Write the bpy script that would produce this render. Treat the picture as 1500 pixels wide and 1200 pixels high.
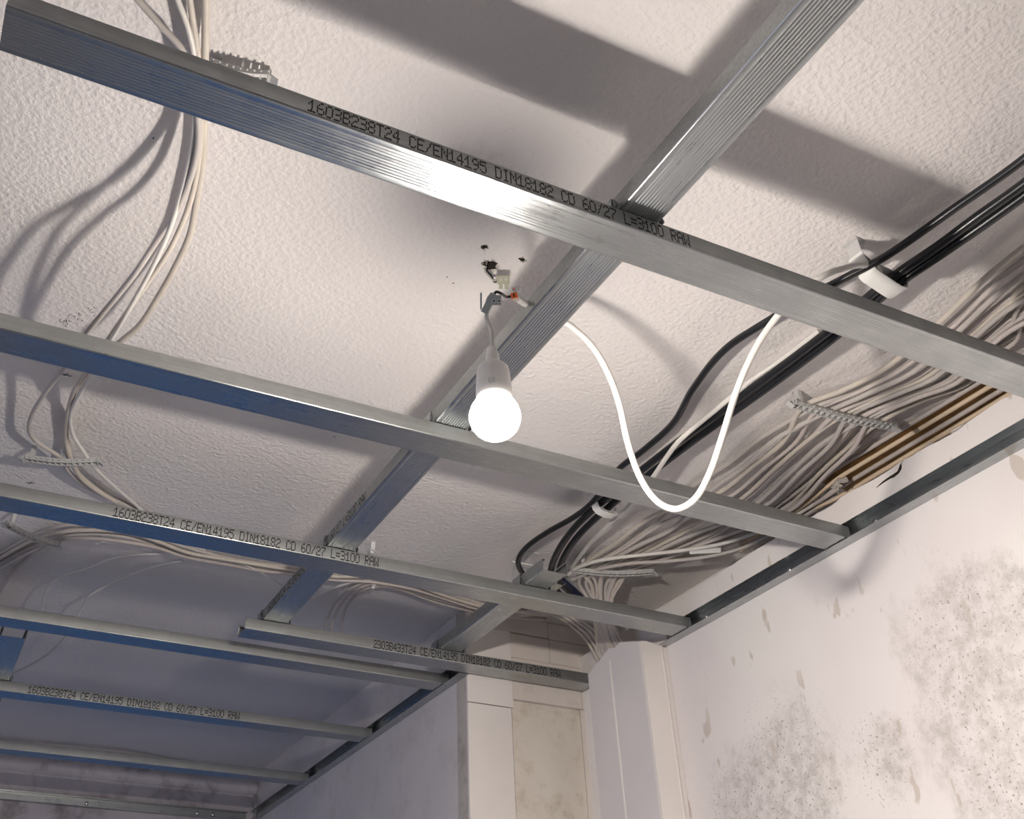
import bpy, bmesh, math, random
from mathutils import Vector, Matrix

for o in list(bpy.data.objects):
    bpy.data.objects.remove(o, do_unlink=True)
SC = bpy.context.scene
COL = SC.collection
R = math.radians
random.seed(7)

# ------------------------------------------------------------------ camera
# measured in millimetres from the lens; the lens is 1.6 m above the floor
EYE = 1600.0
FPX, CX, CY = 1474.26, 663.21, 502.26
YAW, PITCH, ROLL = 0.46050, 0.646535, -0.012533
_fw = Vector((math.sin(YAW)*math.cos(PITCH), math.cos(YAW)*math.cos(PITCH), math.sin(PITCH)))
_rt = Vector((math.cos(YAW), -math.sin(YAW), 0))
_up = _rt.cross(_fw)
RT = math.cos(ROLL)*_rt + math.sin(ROLL)*_up
UP = -math.sin(ROLL)*_rt + math.cos(ROLL)*_up
FW = _fw
cam_d = bpy.data.cameras.new('camera')
cam = bpy.data.objects.new('camera', cam_d)
COL.objects.link(cam)
cam.matrix_world = Matrix.Translation((0, 0, EYE/1000)) @ Matrix((RT, UP, -FW)).transposed().to_4x4()
cam_d.sensor_fit = 'HORIZONTAL'
cam_d.sensor_width = 36.0
cam_d.lens = FPX/1500*36.0
cam_d.shift_x = (750-CX)/1500
cam_d.shift_y = -(600-CY)/1500
cam_d.clip_start = 0.02
SC.camera = cam

# ------------------------------------------------------------------ light
SC.view_settings.view_transform = 'Standard'
SC.view_settings.look = 'None'
SC.view_settings.gamma = 1.0
SC.view_settings.use_curve_mapping = False
SC.view_settings.exposure = 0.0
BULB_STRENGTH = 1700.0
FILL_POWER = 16.0

world = bpy.data.worlds.new('dusk')
SC.world = world
world.use_nodes = True
world.node_tree.nodes['Background'].inputs[0].default_value = (0.42, 0.47, 0.68, 1)
world.node_tree.nodes['Background'].inputs[1].default_value = 0.35

def area_light(name, loc, rot, sx, sy, power, col):
    d = bpy.data.lights.new(name, 'AREA')
    d.shape = 'RECTANGLE'; d.size = sx; d.size_y = sy; d.energy = power; d.color = col
    o = bpy.data.objects.new(name, d); COL.objects.link(o)
    o.location = loc; o.rotation_euler = rot
    return o
# dim lavender fill light added at the left wall, standing in for daylight
area_light('added_fill', (-2.78, 1.5, 1.45), (0, R(-90), 0), 1.5, 1.7, FILL_POWER, (0.72, 0.76, 1.0))

# ------------------------------------------------------------------ numbers of the place (mm)
H = 869.0            # underside of the lower profiles
HC = 1050.0          # old ceiling
XR, XL = 1507.0, 1160.0
YW, YF = 2285.0, 4122.0
YB, XB = -4600.0, -2700.0

def W(x, y, z):
    return Vector((x/1000, y/1000, (z+EYE)/1000))
def ray(px, py):
    return RT*((px-CX)/FPX) + UP*(-(py-CY)/FPX) + FW
def at(px, py, z):
    w = ray(px, py); return w*(z/w.z)
def atY(px, py, y):
    w = ray(px, py); return w*(y/w.y)
def atX(px, py, x):
    w = ray(px, py); return w*(x/w.x)

# ------------------------------------------------------------------ materials
MATS = {}
def mat(name, color=(0.8, 0.8, 0.8), rough=0.5, metal=0.0, **kw):
    m = bpy.data.materials.new(name); m.use_nodes = True
    b = m.node_tree.nodes['Principled BSDF']
    b.inputs['Base Color'].default_value = (*color, 1)
    b.inputs['Roughness'].default_value = rough
    b.inputs['Metallic'].default_value = metal
    for k, v in kw.items():
        b.inputs[k].default_value = v
    MATS[name] = m
    return m
class NT:
    def __init__(s, m):
        s.t = m.node_tree; s.n = s.t.nodes; s.l = s.t.links; s.b = s.n['Principled BSDF']
        s.co = s.n.new('ShaderNodeTexCoord')
    def noise(s, scale, detail=4, rough=0.55, vec=None, dist=0.0):
        n = s.n.new('ShaderNodeTexNoise'); n.inputs['Scale'].default_value = scale
        n.inputs['Detail'].default_value = detail; n.inputs['Roughness'].default_value = rough
        n.inputs['Distortion'].default_value = dist
        s.l.new(vec if vec is not None else s.co.outputs['Object'], n.inputs['Vector']); return n.outputs['Fac']
    def voro(s, scale, feature='F1', vec=None):
        n = s.n.new('ShaderNodeTexVoronoi'); n.inputs['Scale'].default_value = scale; n.feature = feature
        s.l.new(vec if vec is not None else s.co.outputs['Object'], n.inputs['Vector']); return n.outputs['Distance']
    def scaled(s, v):
        n = s.n.new('ShaderNodeMapping'); n.inputs['Scale'].default_value = v
        s.l.new(s.co.outputs['Object'], n.inputs['Vector']); return n.outputs['Vector']
    def ramp(s, f, a, b, ca=0.0, cb=1.0):
        n = s.n.new('ShaderNodeMapRange'); n.inputs[1].default_value = a; n.inputs[2].default_value = b
        n.inputs[3].default_value = ca; n.inputs[4].default_value = cb; n.clamp = True
        n.interpolation_type = 'SMOOTHSTEP'
        s.l.new(f, n.inputs[0]); return n.outputs[0]
    def math(s, op, a, b):
        n = s.n.new('ShaderNodeMath'); n.operation = op
        for i, v in enumerate((a, b)):
            if isinstance(v, (int, float)): n.inputs[i].default_value = v
            else: s.l.new(v, n.inputs[i])
        return n.outputs[0]
    def mix(s, f, a, b):
        n = s.n.new('ShaderNodeMix'); n.data_type = 'RGBA'
        if isinstance(f, (int, float)): n.inputs[0].default_value = f
        else: s.l.new(f, n.inputs[0])
        for i, v in ((6, a), (7, b)):
            if isinstance(v, tuple): n.inputs[i].default_value = (*v, 1)
            else: s.l.new(v, n.inputs[i])
        return n.outputs[2]
    def near(s, p, r, fall):
        # mask: 1 within r of point p (object space metres), falling to 0 over fall
        n = s.n.new('ShaderNodeVectorMath'); n.operation = 'DISTANCE'
        s.l.new(s.co.outputs['Object'], n.inputs[0]); n.inputs[1].default_value = p
        return s.math('SUBTRACT', 1.0, s.ramp(n.outputs['Value'], r, r+fall))
    def bump(s, h, strength, dist):
        n = s.n.new('ShaderNodeBump'); n.inputs['Strength'].default_value = strength
        n.inputs['Distance'].default_value = dist
        s.l.new(h, n.inputs['Height']); s.l.new(n.outputs[0], s.b.inputs['Normal'])
    def color(s, c): s.l.new(c, s.b.inputs['Base Color'])
    def rough(s, f): s.l.new(f, s.b.inputs['Roughness'])

def steel(name, base, rough, axis):
    m = mat(name, base, rough, 1.0); t = NT(m)
    st = t.scaled((0.8, 26, 26) if axis == 'x' else (26, 0.8, 26))
    n1 = t.noise(9, 3, 0.6, st)
    n2 = t.noise(22, 5, 0.6)
    f = t.math('ADD', t.math('MULTIPLY', n1, 0.5), t.math('MULTIPLY', n2, 0.5))
    dk = tuple(c*0.88 for c in base)
    t.color(t.mix(t.ramp(f, 0.38, 0.62), dk, base))
    t.rough(t.ramp(f, 0.3, 0.7, rough+0.10, rough-0.04))
    return m
steel('galvanised_x', (0.47, 0.492, 0.495), 0.28, 'x')
steel('galvanised_y', (0.46, 0.485, 0.49), 0.28, 'y')
steel('galvanised_flank', (0.40, 0.415, 0.41), 0.50, 'x')
mat('dark_steel', (0.16, 0.17, 0.18), 0.4, 1.0)
mat('bright_steel', (0.75, 0.76, 0.76), 0.28, 1.0)
mat('print_ink', (0.012, 0.012, 0.014), 0.7)
def plastic(name, c, rough=0.45, var=0.06):
    m = mat(name, c, rough); t = NT(m)
    n = t.noise(35, 3)
    t.color(t.mix(t.ramp(n, 0.35, 0.65), tuple(x*(1-var) for x in c), c))
    return m
plastic('cable_white', (0.72, 0.70, 0.66), 0.38)
plastic('cable_grey', (0.52, 0.485, 0.455), 0.45)  # grey lowered: the shade over the right-hand fan is in this tone
plastic('cable_beige', (0.60, 0.55, 0.48), 0.5)
plastic('cable_pink', (0.60, 0.54, 0.51), 0.5)  # tone also carries the shade lying on the fan
plastic('cable_old', (0.82, 0.66, 0.48), 0.55)
plastic('cable_black', (0.012, 0.013, 0.015), 0.28)
plastic('clip_grey', (0.55, 0.55, 0.54), 0.5)
plastic('clip_clear', (0.74, 0.74, 0.74), 0.35)
plastic('clamp_white', (0.78, 0.78, 0.75), 0.42)
plastic('socket_white', (0.82, 0.80, 0.77), 0.4)
plastic('terminal_cream', (0.46, 0.45, 0.34), 0.4)
plastic('lever_grey', (0.50, 0.54, 0.54), 0.4)
plastic('orange', (0.85, 0.16, 0.03), 0.4)
mat('clear_plastic', (0.9, 0.9, 0.9), 0.1, 0.0, **{'Transmission Weight': 0.8})
plastic('wood_brown', (0.42, 0.24, 0.08), 0.65, 0.35)
plastic('dark_blue', (0.02, 0.035, 0.09), 0.5)  # blue mirrored in shaded metal, painted as the stub's colour
m = mat('bulb_glow', (1, 1, 1), 0.5); nb = m.node_tree.nodes['Principled BSDF']
nb.inputs['Emission Color'].default_value = (1.0, 0.91, 0.83, 1); nb.inputs['Emission Strength'].default_value = BULB_STRENGTH

m = mat('bulb_shoulder', (1, 1, 1), 0.5); nb = m.node_tree.nodes['Principled BSDF']
nb.inputs['Emission Color'].default_value = (1.0, 0.93, 0.86, 1); nb.inputs['Emission Strength'].default_value = 8.0
# rough-rolled plaster of the ceiling
m = mat('ceiling_plaster', (0.80, 0.76, 0.73), 0.85); t = NT(m)
big = t.noise(3.0, 4); 
c = t.mix(t.ramp(big, 0.35, 0.7), (0.785, 0.75, 0.73), (0.82, 0.79, 0.77))
socket_shade = t.near(tuple(W(470, 880, HC) ), 0.02, 0.07)  # dark smudge painted above the bulb for its socket's shadow
c = t.mix(t.math('MULTIPLY', socket_shade, t.ramp(t.noise(40, 4), 0.3, 0.7, 0.1, 0.45)), c, (0.36, 0.33, 0.31))
t.color(c)
n1 = t.noise(125, 2.5, 0.55); n2 = t.noise(62, 2, 0.5); n3 = t.voro(120)
hgt = t.math('ADD', t.math('ADD', n1, t.math('MULTIPLY', n2, 0.55)), t.math('MULTIPLY', n3, 0.35))
t.bump(hgt, 0.66, 0.0040)
# filled, scraped wall on the right
def on_wall(px, py): return tuple(v/1000 if i < 2 else (v+EYE)/1000 for i, v in enumerate(atX(px, py, XR)))
m = mat('wall_scraped', (0.8, 0.76, 0.74), 0.85); t = NT(m)
c = t.mix(t.ramp(t.noise(2.2, 3), 0.35, 0.65), (0.80, 0.755, 0.745), (0.85, 0.82, 0.79))
msk = None
for (px, py, r, fa) in ((1435, 965, 0.06, 0.20), (1500, 1040, 0.10, 0.20), (1165, 1150, 0.07, 0.20), (1100, 1180, 0.05, 0.16), (1500, 900, 0.03, 0.10), (1290, 1110, 0.02, 0.12)):
    k = t.near(on_wall(px, py), r, fa)
    msk = k if msk is None else t.math('MAXIMUM', msk, k)
pn = t.noise(7, 7, 0.66, t.scaled((1, 1, 0.7)))
patch = t.ramp(t.math('ADD', msk, t.math('MULTIPLY', t.math('SUBTRACT', pn, 0.5), 3.4)), 0.35, 1.15)
mott = t.ramp(t.noise(38, 5, 0.7), 0.35, 0.7)
c = t.mix(t.math('MULTIPLY', patch, t.math('ADD', t.math('MULTIPLY', mott, 0.75), 0.15)), c, (0.54, 0.505, 0.475))
sp = t.ramp(t.noise(150, 3, 0.65), 0.605, 0.645)
spm = t.ramp(t.math('ADD', msk, t.math('MULTIPLY', t.math('SUBTRACT', t.noise(5, 4), 0.5), 2.5)), 0.2, 1.2, 0.03, 1.0)
c = t.mix(t.math('MULTIPLY', sp, spm), c, (0.33, 0.30, 0.27))
sv = t.scaled((1, 1, 0.35))
stn = t.math('MULTIPLY', t.ramp(t.noise(26, 3, 0.5, sv), 0.655, 0.69), t.ramp(t.noise(3.1, 2), 0.40, 0.55))
c = t.mix(t.math('MULTIPLY', stn, 0.75), c, (0.56, 0.49, 0.42))
t.color(c)
t.bump(t.math('ADD', t.noise(60, 4), t.math('MULTIPLY', patch, -0.6)), 0.35, 0.002)
# plain new plasterboard and filler
def board(name, a, b_, stain=None, amt=0.0, scale=30):
    m = mat(name, a, 0.85); t = NT(m)
    c = t.mix(t.ramp(t.noise(4, 4), 0.35, 0.65), a, b_)
    if stain:
        f = t.ramp(t.math('ADD', t.math('MULTIPLY', t.noise(scale, 5, 0.65), 0.6), t.math('MULTIPLY', t.noise(6, 3), 0.4)), 0.46, 0.68)
        c = t.mix(t.math('MULTIPLY', f, amt), c, stain)
    t.color(c); t.bump(t.noise(80, 4), 0.2, 0.0015)
    return m
board('board_white', (0.80, 0.76, 0.73), (0.84, 0.80, 0.77))
board('board_white_shaded', (0.70, 0.67, 0.68), (0.74, 0.71, 0.71))  # white board with the dimmer bluish light of its side in the colour
board('plaster_cream', (0.74, 0.68, 0.60), (0.80, 0.75, 0.67), (0.50, 0.44, 0.33), 0.6)
board('plaster_upper', (0.74, 0.68, 0.63), (0.80, 0.74, 0.69), (0.52, 0.46, 0.40), 0.3)
board('wall_dim', (0.70, 0.67, 0.68), (0.76, 0.72, 0.72), (0.45, 0.41, 0.39), 0.35, 16)  # dim bluish light put into this wall's colour, beneath its stains
board('corner_raw', (0.50, 0.46, 0.43), (0.62, 0.57, 0.53), (0.30, 0.27, 0.25), 0.6)
board('wall_far', (0.62, 0.58, 0.60), (0.70, 0.66, 0.67), (0.22, 0.18, 0.19), 0.75, 14)
board('room_wall', (0.74, 0.72, 0.72), (0.78, 0.76, 0.75))
board('floor_screed', (0.30, 0.29, 0.28), (0.38, 0.37, 0.36))
plastic('blue_sheet', (0.20, 0.45, 0.92), 0.5, 0.15)
mat('frame_white', (0.8, 0.8, 0.8), 0.4)
mat('glass', (0.9, 0.93, 0.95), 0.02, 0.0, **{'Transmission Weight': 1.0, 'IOR': 1.02})
mat('hole_inside', (0.10, 0.085, 0.07), 0.9)
mat('pen', (0.03, 0.03, 0.035), 0.8)

# ------------------------------------------------------------------ mesh helpers
def link(name, me, m=None, parent=None):
    o = bpy.data.objects.new(name, me); COL.objects.link(o)
    if m: me.materials.append(MATS[m])
    if parent is not None: o.parent = parent
    return o
def from_bm(name, bm, m, parent=None, smooth=False, sharp=None):
    me = bpy.data.meshes.new(name); bm.normal_update(); bm.to_mesh(me); bm.free()
    if smooth:
        for p in me.polygons: p.use_smooth = True
        if sharp: me.set_sharp_from_angle(angle=R(sharp))
    return link(name, me, m, parent)
def empty(name, loc=(0, 0, 0)):
    o = bpy.data.objects.new(name, None); COL.objects.link(o); o.location = loc
    o.empty_display_size = 0.02
    return o
def tag(o, label, cat, group=None, kind=None):
    o['label'] = label; o['category'] = cat
    if group: o['group'] = group
    if kind: o['kind'] = kind
    return o
def struct(o, label=None, cat=None):
    o['kind'] = 'structure'
    if label: o['label'] = label
    if cat: o['category'] = cat
    return o
def box(bm, a, b, bevel=0.0):
    """axis box between two world points (m)"""
    x0, x1 = sorted((a[0], b[0])); y0, y1 = sorted((a[1], b[1])); z0, z1 = sorted((a[2], b[2]))
    v = [bm.verts.new(p) for p in ((x0,y0,z0),(x1,y0,z0),(x1,y1,z0),(x0,y1,z0),(x0,y0,z1),(x1,y0,z1),(x1,y1,z1),(x0,y1,z1))]
    fs = [bm.faces.new([v[i] for i in f]) for f in ((0,3,2,1),(4,5,6,7),(0,1,5,4),(1,2,6,5),(2,3,7,6),(3,0,4,7))]
    if bevel:
        es = list({e for f in fs for e in f.edges})
        bmesh.ops.bevel(bm, geom=es, offset=bevel, segments=2, affect='EDGES', profile=0.5)
def obox(bm, c, u, v, w, su, sv, sw, bevel=0.0):
    """oriented box: centre c, unit axes u v w, full sizes"""
    vs = []
    for k in (-1, 1):
        for j, i in ((-1, -1), (-1, 1), (1, 1), (1, -1)):
            vs.append(bm.verts.new(c + u*(i*su/2) + v*(j*sv/2) + w*(k*sw/2)))
    fs = [bm.faces.new([vs[i] for i in f]) for f in ((0,3,2,1),(4,5,6,7),(0,1,5,4),(1,2,6,5),(2,3,7,6),(3,0,4,7))]
    if bevel:
        es = list({e for f in fs for e in f.edges})
        bmesh.ops.bevel(bm, geom=es, offset=bevel, segments=2, affect='EDGES', profile=0.5)
def box_obj(name, a, b, m, parent=None, bevel=0.0):
    bm = bmesh.new(); box(bm, a, b, bevel); bmesh.ops.recalc_face_normals(bm, faces=bm.faces)
    return from_bm(name, bm, m, parent)
def spline(pts, n=10):
    """centripetal-ish Catmull-Rom through Vector points"""
    if len(pts) == 2: return [pts[0].lerp(pts[1], i/n) for i in range(n+1)]
    P = [pts[0]*2-pts[1]] + list(pts) + [pts[-1]*2-pts[-2]]
    out = []
    for i in range(1, len(P)-2):
        p0, p1, p2, p3 = P[i-1:i+3]
        d1 = max((p2-p1).length, 1e-6); d0 = max((p1-p0).length, 1e-6); d2 = max((p3-p2).length, 1e-6)
        t1 = (p2-p0)/(d0+d1)*d1; t2 = (p3-p1)/(d1+d2)*d1
        for k in range(n):
            s = k/n; s2 = s*s; s3 = s2*s
            out.append(p1*(2*s3-3*s2+1)+t1*(s3-2*s2+s)+p2*(-2*s3+3*s2)+t2*(s3-s2))
    out.append(P[-2].copy())
    return out
def tube(bm, path, r, sides=10, cap=True, r2=None):
    n = len(path); rings = []
    tang = [(path[min(i+1, n-1)]-path[max(i-1, 0)]).normalized() for i in range(n)]
    ref = Vector((0, 0, 1)) if abs(tang[0].z) < 0.9 else Vector((1, 0, 0))
    nrm = (ref - tang[0]*ref.dot(tang[0])).normalized()
    for i in range(n):
        nrm = (nrm - tang[i]*nrm.dot(tang[i])).normalized()
        bi = tang[i].cross(nrm)
        rr = r if r2 is None else r+(r2-r)*i/(n-1)
        rings.append([bm.verts.new(path[i] + (nrm*math.cos(a)+bi*math.sin(a))*rr) for a in (2*math.pi*k/sides for k in range(sides))])
    for a, b in zip(rings, rings[1:]):
        for k in range(sides):
            bm.faces.new((a[k], a[(k+1) % sides], b[(k+1) % sides], b[k]))
    if cap:
        bm.faces.new(rings[0][::-1]); bm.faces.new(rings[-1])
def tube_obj(name, path, r, m, parent=None, sides=10, r2=None):
    bm = bmesh.new(); tube(bm, path, r, sides, True, r2); bmesh.ops.recalc_face_normals(bm, faces=bm.faces)
    return from_bm(name, bm, m, parent, True, 60)
def cable(pts, r, m, label, group=None, name='cable', sides=9, n=9, cat='cable'):
    """pts: (px, py, z) -> a cable through those places; r in mm"""
    path = spline([W(*p[1:]) if p[0] == 'w' else W(*at(*p)) for p in pts], n)
    o = tube_obj(name, path, r/1000, m, None, sides)
    return tag(o, label, cat, group)
def lathe(bm, c, axis, prof, seg=32):
    """prof: list of (radius, height along axis)"""
    u = axis.orthogonal().normalized(); v = axis.cross(u); rings = []
    for r, h in prof:
        if r < 1e-6: rings.append([bm.verts.new(c+axis*h)])
        else: rings.append([bm.verts.new(c+axis*h+(u*math.cos(a)+v*math.sin(a))*r) for a in (2*math.pi*k/seg for k in range(seg))])
    for a, b in zip(rings, rings[1:]):
        for k in range(seg):
            q = []
            q += [a[0]] if len(a) == 1 else [a[k], a[(k+1) % seg]]
            q += [b[0]] if len(b) == 1 else [b[(k+1) % seg], b[k]]
            bm.faces.new(q)
def strap(name, sec, origin, u, along, width, thick, m, parent=None):
    """sheet strip: cross-section polyline sec [(u, z) mm], swept by width (mm) along direction"""
    P = [origin + u*(a/1000) + Vector((0, 0, b/1000)) for a, b in sec]
    bm = bmesh.new(); n = len(P); out = []
    nr = []
    for i in range(n):
        tg = (P[min(i+1, n-1)]-P[max(i-1, 0)]).normalized(); nr.append(tg.cross(along).normalized())
    for s in (-0.5, 0.5):
        for q in (0, thick/1000):
            out.append([bm.verts.new(P[i]+nr[i]*q+along*(s*width/1000)) for i in range(n)])
    a0, a1, b0, b1 = out
    for i in range(n-1):
        bm.faces.new((a0[i], a0[i+1], b0[i+1], b0[i])); bm.faces.new((a1[i], b1[i], b1[i+1], a1[i+1]))
        bm.faces.new((a0[i], a1[i], a1[i+1], a0[i+1])); bm.faces.new((b0[i], b0[i+1], b1[i+1], b1[i]))
    bm.faces.new((a0[0], b0[0], b1[0], a1[0])); bm.faces.new((a0[-1], a1[-1], b1[-1], b0[-1]))
    bmesh.ops.recalc_face_normals(bm, faces=bm.faces)
    return from_bm(name, bm, m, parent, True, 35)

# ------------------------------------------------------------------ the setting
floor = struct(box_obj('floor', W(XB-100, YB-100, -EYE-60), W(1740, YF+100, -EYE), 'floor_screed'), 'bare grey screed floor of the room', 'floor')
ceil_o = struct(box_obj('ceiling', W(XB-100, YB-100, HC), W(1740, YF+100, HC+60), 'ceiling_plaster'), 'old white ceiling with rough rolled plaster above the metal grid', 'ceiling')

def ragged(c, r, n, seed, amp=0.35, sq=1.0):
    rnd = random.Random(seed)
    return [(c[0]+r*math.cos(2*math.pi*k/n)*(1+rnd.uniform(-amp, amp)), c[1]+r*sq*math.sin(2*math.pi*k/n)*(1+rnd.uniform(-amp, amp))) for k in range(n)]
def cutter(name, polys, target, axis, lo, hi):
    """prisms of ragged outline cut out of a slab (a real hole)"""
    bm = bmesh.new()
    for poly in polys:
        f = lambda a, b, d: {'z': (a, b, d), 'x': (d, a, b)}[axis]
        A = [bm.verts.new(W(*f(a, b, lo))) for a, b in poly]; B = [bm.verts.new(W(*f(a, b, hi))) for a, b in poly]
        n = len(poly)
        bm.faces.new(A); bm.faces.new(B[::-1])
        for k in range(n): bm.faces.new((A[k], B[k], B[(k+1) % n], A[(k+1) % n]))
    bmesh.ops.recalc_face_normals(bm, faces=bm.faces)
    me = bpy.data.meshes.new(name); bm.to_mesh(me); bm.free()
    co = bpy.data.objects.new(name, me); COL.objects.link(co)
    md = target.modifiers.new('holes', 'BOOLEAN'); md.operation = 'DIFFERENCE'; md.object = co; md.solver = 'EXACT'
    dg = bpy.context.evaluated_depsgraph_get(); dg.update()
    nm = bpy.data.meshes.new_from_object(target.evaluated_get(dg))
    target.modifiers.clear(); target.data = nm
    bpy.data.objects.remove(co, do_unlink=True)
    if len(nm.materials) < 2: nm.materials.append(MATS['hole_inside'])
    for p in nm.polygons:
        c = p.center
        if axis == 'z' and (HC+EYE)/1000+0.0005 < c.z < (HC+EYE)/1000+0.05 and abs(c.x) < 1.4 and 0 < c.y < 3: p.material_index = 1
        if axis == 'x' and XR/1000+0.0005 < c.x < XR/1000+0.05 and c.z > 1.5 and c.y > 0.3 and c.z < (960+EYE)/1000: p.material_index = 1
hA, hB, hC = at(718, 388, HC), at(709, 362, HC), at(765, 380, HC)
cutter('hole', [ragged(hA, 13, 13, 1, 0.4, 0.8), ragged(hB, 5, 9, 2, 0.4), ragged(hC, 5.5, 9, 5, 0.3, 0.7)], ceil_o, 'z', HC-5, HC+42)

# right wall: lining up to a ragged top edge, the old wall behind it
def prism_x(name, outline, x0, x1, m):
    bm = bmesh.new()
    A = [bm.verts.new(W(x0, a, b)) for a, b in outline]; B = [bm.verts.new(W(x1, a, b)) for a, b in outline]
    n = len(A); bm.faces.new(A); bm.faces.new(B[::-1])
    for k in range(n): bm.faces.new((A[k], B[k], B[(k+1) % n], A[(k+1) % n]))
    bmesh.ops.recalc_face_normals(bm, faces=bm.faces)
    return from_bm(name, bm, m)
rnd = random.Random(3)
top = []
y = YB
while y < YW:
    top.append((y, 966+rnd.uniform(-2.5, 2.5)))
    y += rnd.uniform(14, 40) if y > 300 else 200
top.append((YW, 966))
wall_r = prism_x('wall_right', [(YB, -EYE)] + top + [(YW, -EYE)], XR, XR+125, 'wall_scraped')
struct(wall_r, 'right wall with scraped filler, grey patches and speckles', 'wall')
def crack(pts, w, seed):
    """one jagged crack as a chain of small wedges cut one after the other"""
    rn = random.Random(seed); P = [atX(a, b, XR) for a, b in pts]; P2 = []
    for a, b in zip(P, P[1:]):
        for k in range(2): P2.append(a.lerp(b, k/2))
    P2.append(P[-1]); n = len(P2)
    pos = [Vector((p.y+rn.uniform(-1.5, 1.5), p.z+rn.uniform(-1.2, 1.2))) for p in P2]
    wid = [w*(0.25+math.sin(math.pi*k/(n-1)))*rn.uniform(0.6, 1.3) for k in range(n)]
    for k in range(n-1):
        d = (pos[k+1]-pos[k]).normalized(); e = Vector((-d.y, d.x)); a, b = pos[k]-d*0.4, pos[k+1]+d*0.4
        cutter('crack', [[tuple(a+e*wid[k]), tuple(b+e*wid[k+1]), tuple(b-e*wid[k+1]), tuple(a-e*wid[k])]], wall_r, 'x', XR-4, XR+9+0.13*k)
crack([(1284, 714), (1303, 700), (1316, 692), (1320, 680), (1323, 672)], 2.6, 9)
crack([(1326, 668), (1345, 661), (1375, 644), (1402, 629), (1440, 603)], 1.5, 4)
struct(box_obj('wall_right_upper', W(XR+125, YB-100, -EYE), W(XR+230, YF+100, HC), 'board_white'), 'old wall strip behind the right wall lining under the ceiling', 'wall')

# return wall with its plaster panels, and the wall running away from the corner
wr = struct(box_obj('wall_corner', W(XL, YW, -EYE), W(XR+125, YW+55, HC), 'corner_raw'), 'short wall facing the room beside the pipe casing', 'wall')
def panel(a, b, m, proud):
    o = box_obj('plaster_panel', W(a[0], YW-proud, a[1]), W(b[0], YW+0.5, b[1]), m, wr, 0.0012); return o
panel((XL-1, -EYE), (1283, 800), 'board_white', 9)
panel((XL-1, 802.5), (1290, 1003), 'board_white', 8)
panel((1288, -EYE), (1492, 822), 'plaster_cream', 2.5)
panel((1292, 826), (1500, 935), 'plaster_upper', 4.5)
panel((1292, 936), (1411, 1001), 'plaster_upper', 3)
panel((1412, 936), (1632, 1001), 'plaster_upper', 3.4)
panel((1494, -EYE), (1632, 824), 'plaster_upper', 3)
panel((1502, 826), (1632, 935), 'plaster_upper', 3)
panel((XL, 1004), (1410, HC-1), 'plaster_upper', 5)
panel((1411, 1002), (1632, HC-1), 'plaster_upper', 5)
struct(box_obj('wall_side', W(XL, YW+55, -EYE), W(XL+70, YF, HC), 'wall_dim'), 'side wall running away below the far profiles, dim bluish light in its colour', 'wall')
struct(box_obj('wall_far', W(XB-100, YF, -EYE), W(XL+70, YF+80, HC), 'wall_far'), 'far wall with dark stains at the end of the room', 'wall')
# cove along the far wall
bm = bmesh.new(); sec = [(YF, 965), (YF-14, 972), (YF-22, 985), (YF-24, 1000), (YF-20, 1014), (YF-10, 1022), (YF, 1026)]
A = [bm.verts.new(W(XB, a, b)) for a, b in sec]; B = [bm.verts.new(W(XL-2, a, b)) for a, b in sec]
for k in range(len(sec)-1): bm.faces.new((A[k], B[k], B[k+1], A[k+1]))
bm.faces.new(A[::-1]); bm.faces.new(B); bm.faces.new((A[0], A[-1], B[-1], B[0]))
bmesh.ops.recalc_face_normals(bm, faces=bm.faces)
struct(from_bm('trim_1', bm, 'wall_far', None, True, 40), 'rounded plaster cove high on the far wall', 'trim')

# room behind the photographer; its window and glazed door are added to admit light
def wall_with_hole(name, m, ax, pos, thick, a0, a1, h0, h1, label):
    """rect wall on plane x=pos or y=pos with a rectangular opening (mm)"""
    lo, hi = (YB, YF) if ax == 'x' else (XB, XR+125)
    bm = bmesh.new()
    def b_(a, b, c, d):
        if b-a < 1 or d-c < 1: return
        if ax == 'x': box(bm, W(pos-thick, a, c), W(pos, b, d))
        else: box(bm, W(a, pos-thick, c), W(b, pos, d))
    b_(lo, a0, -EYE, HC); b_(a1, hi, -EYE, HC); b_(a0, a1, -EYE, h0); b_(a0, a1, h1, HC)
    return struct(from_bm(name, bm, m), label, 'wall')
wall_with_hole('wall_left', 'room_wall', 'x', XB, 100, 650, 2350, -900, 600, 'plain left wall with the window')
wall_with_hole('wall_back', 'room_wall', 'y', YB, 100, -1100, 500, -EYE, 700, 'plain wall behind the photographer with the glazed door')
def window(name, ax, pos, a0, a1, h0, h1, label):
    t = struct(empty(name, W(pos, a0, h0) if ax == 'x' else W(a0, pos, h0)), label, 'window')
    inv = Matrix.Translation(t.location).inverted()
    def part(nm, a, b, c, d, m, dp=30):
        o = box_obj(nm, *( (W(pos-40-dp, a, c), W(pos-40, b, d)) if ax == 'x' else (W(a, pos-40-dp, c), W(b, pos-40, d)) ), m, t)
        o.matrix_parent_inverse = inv
    mid = (a0+a1)/2
    part('frame', a0, a0+60, h0, h1, 'frame_white', 50); part('frame', a1-60, a1, h0, h1, 'frame_white', 50)
    part('frame', a0+60, a1-60, h0, h0+60, 'frame_white', 50); part('frame', a0+60, a1-60, h1-60, h1, 'frame_white', 50)
    part('mullion', mid-35, mid+35, h0+60, h1-60, 'frame_white', 50)
window('added_window', 'x', XB, 650, 2350, -900, 600, 'white framed window added unseen in the left wall for bluish light')
window('door_1', 'y', YB, -1100, 500, -EYE, 700, 'white framed double door added behind the photographer')
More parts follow.
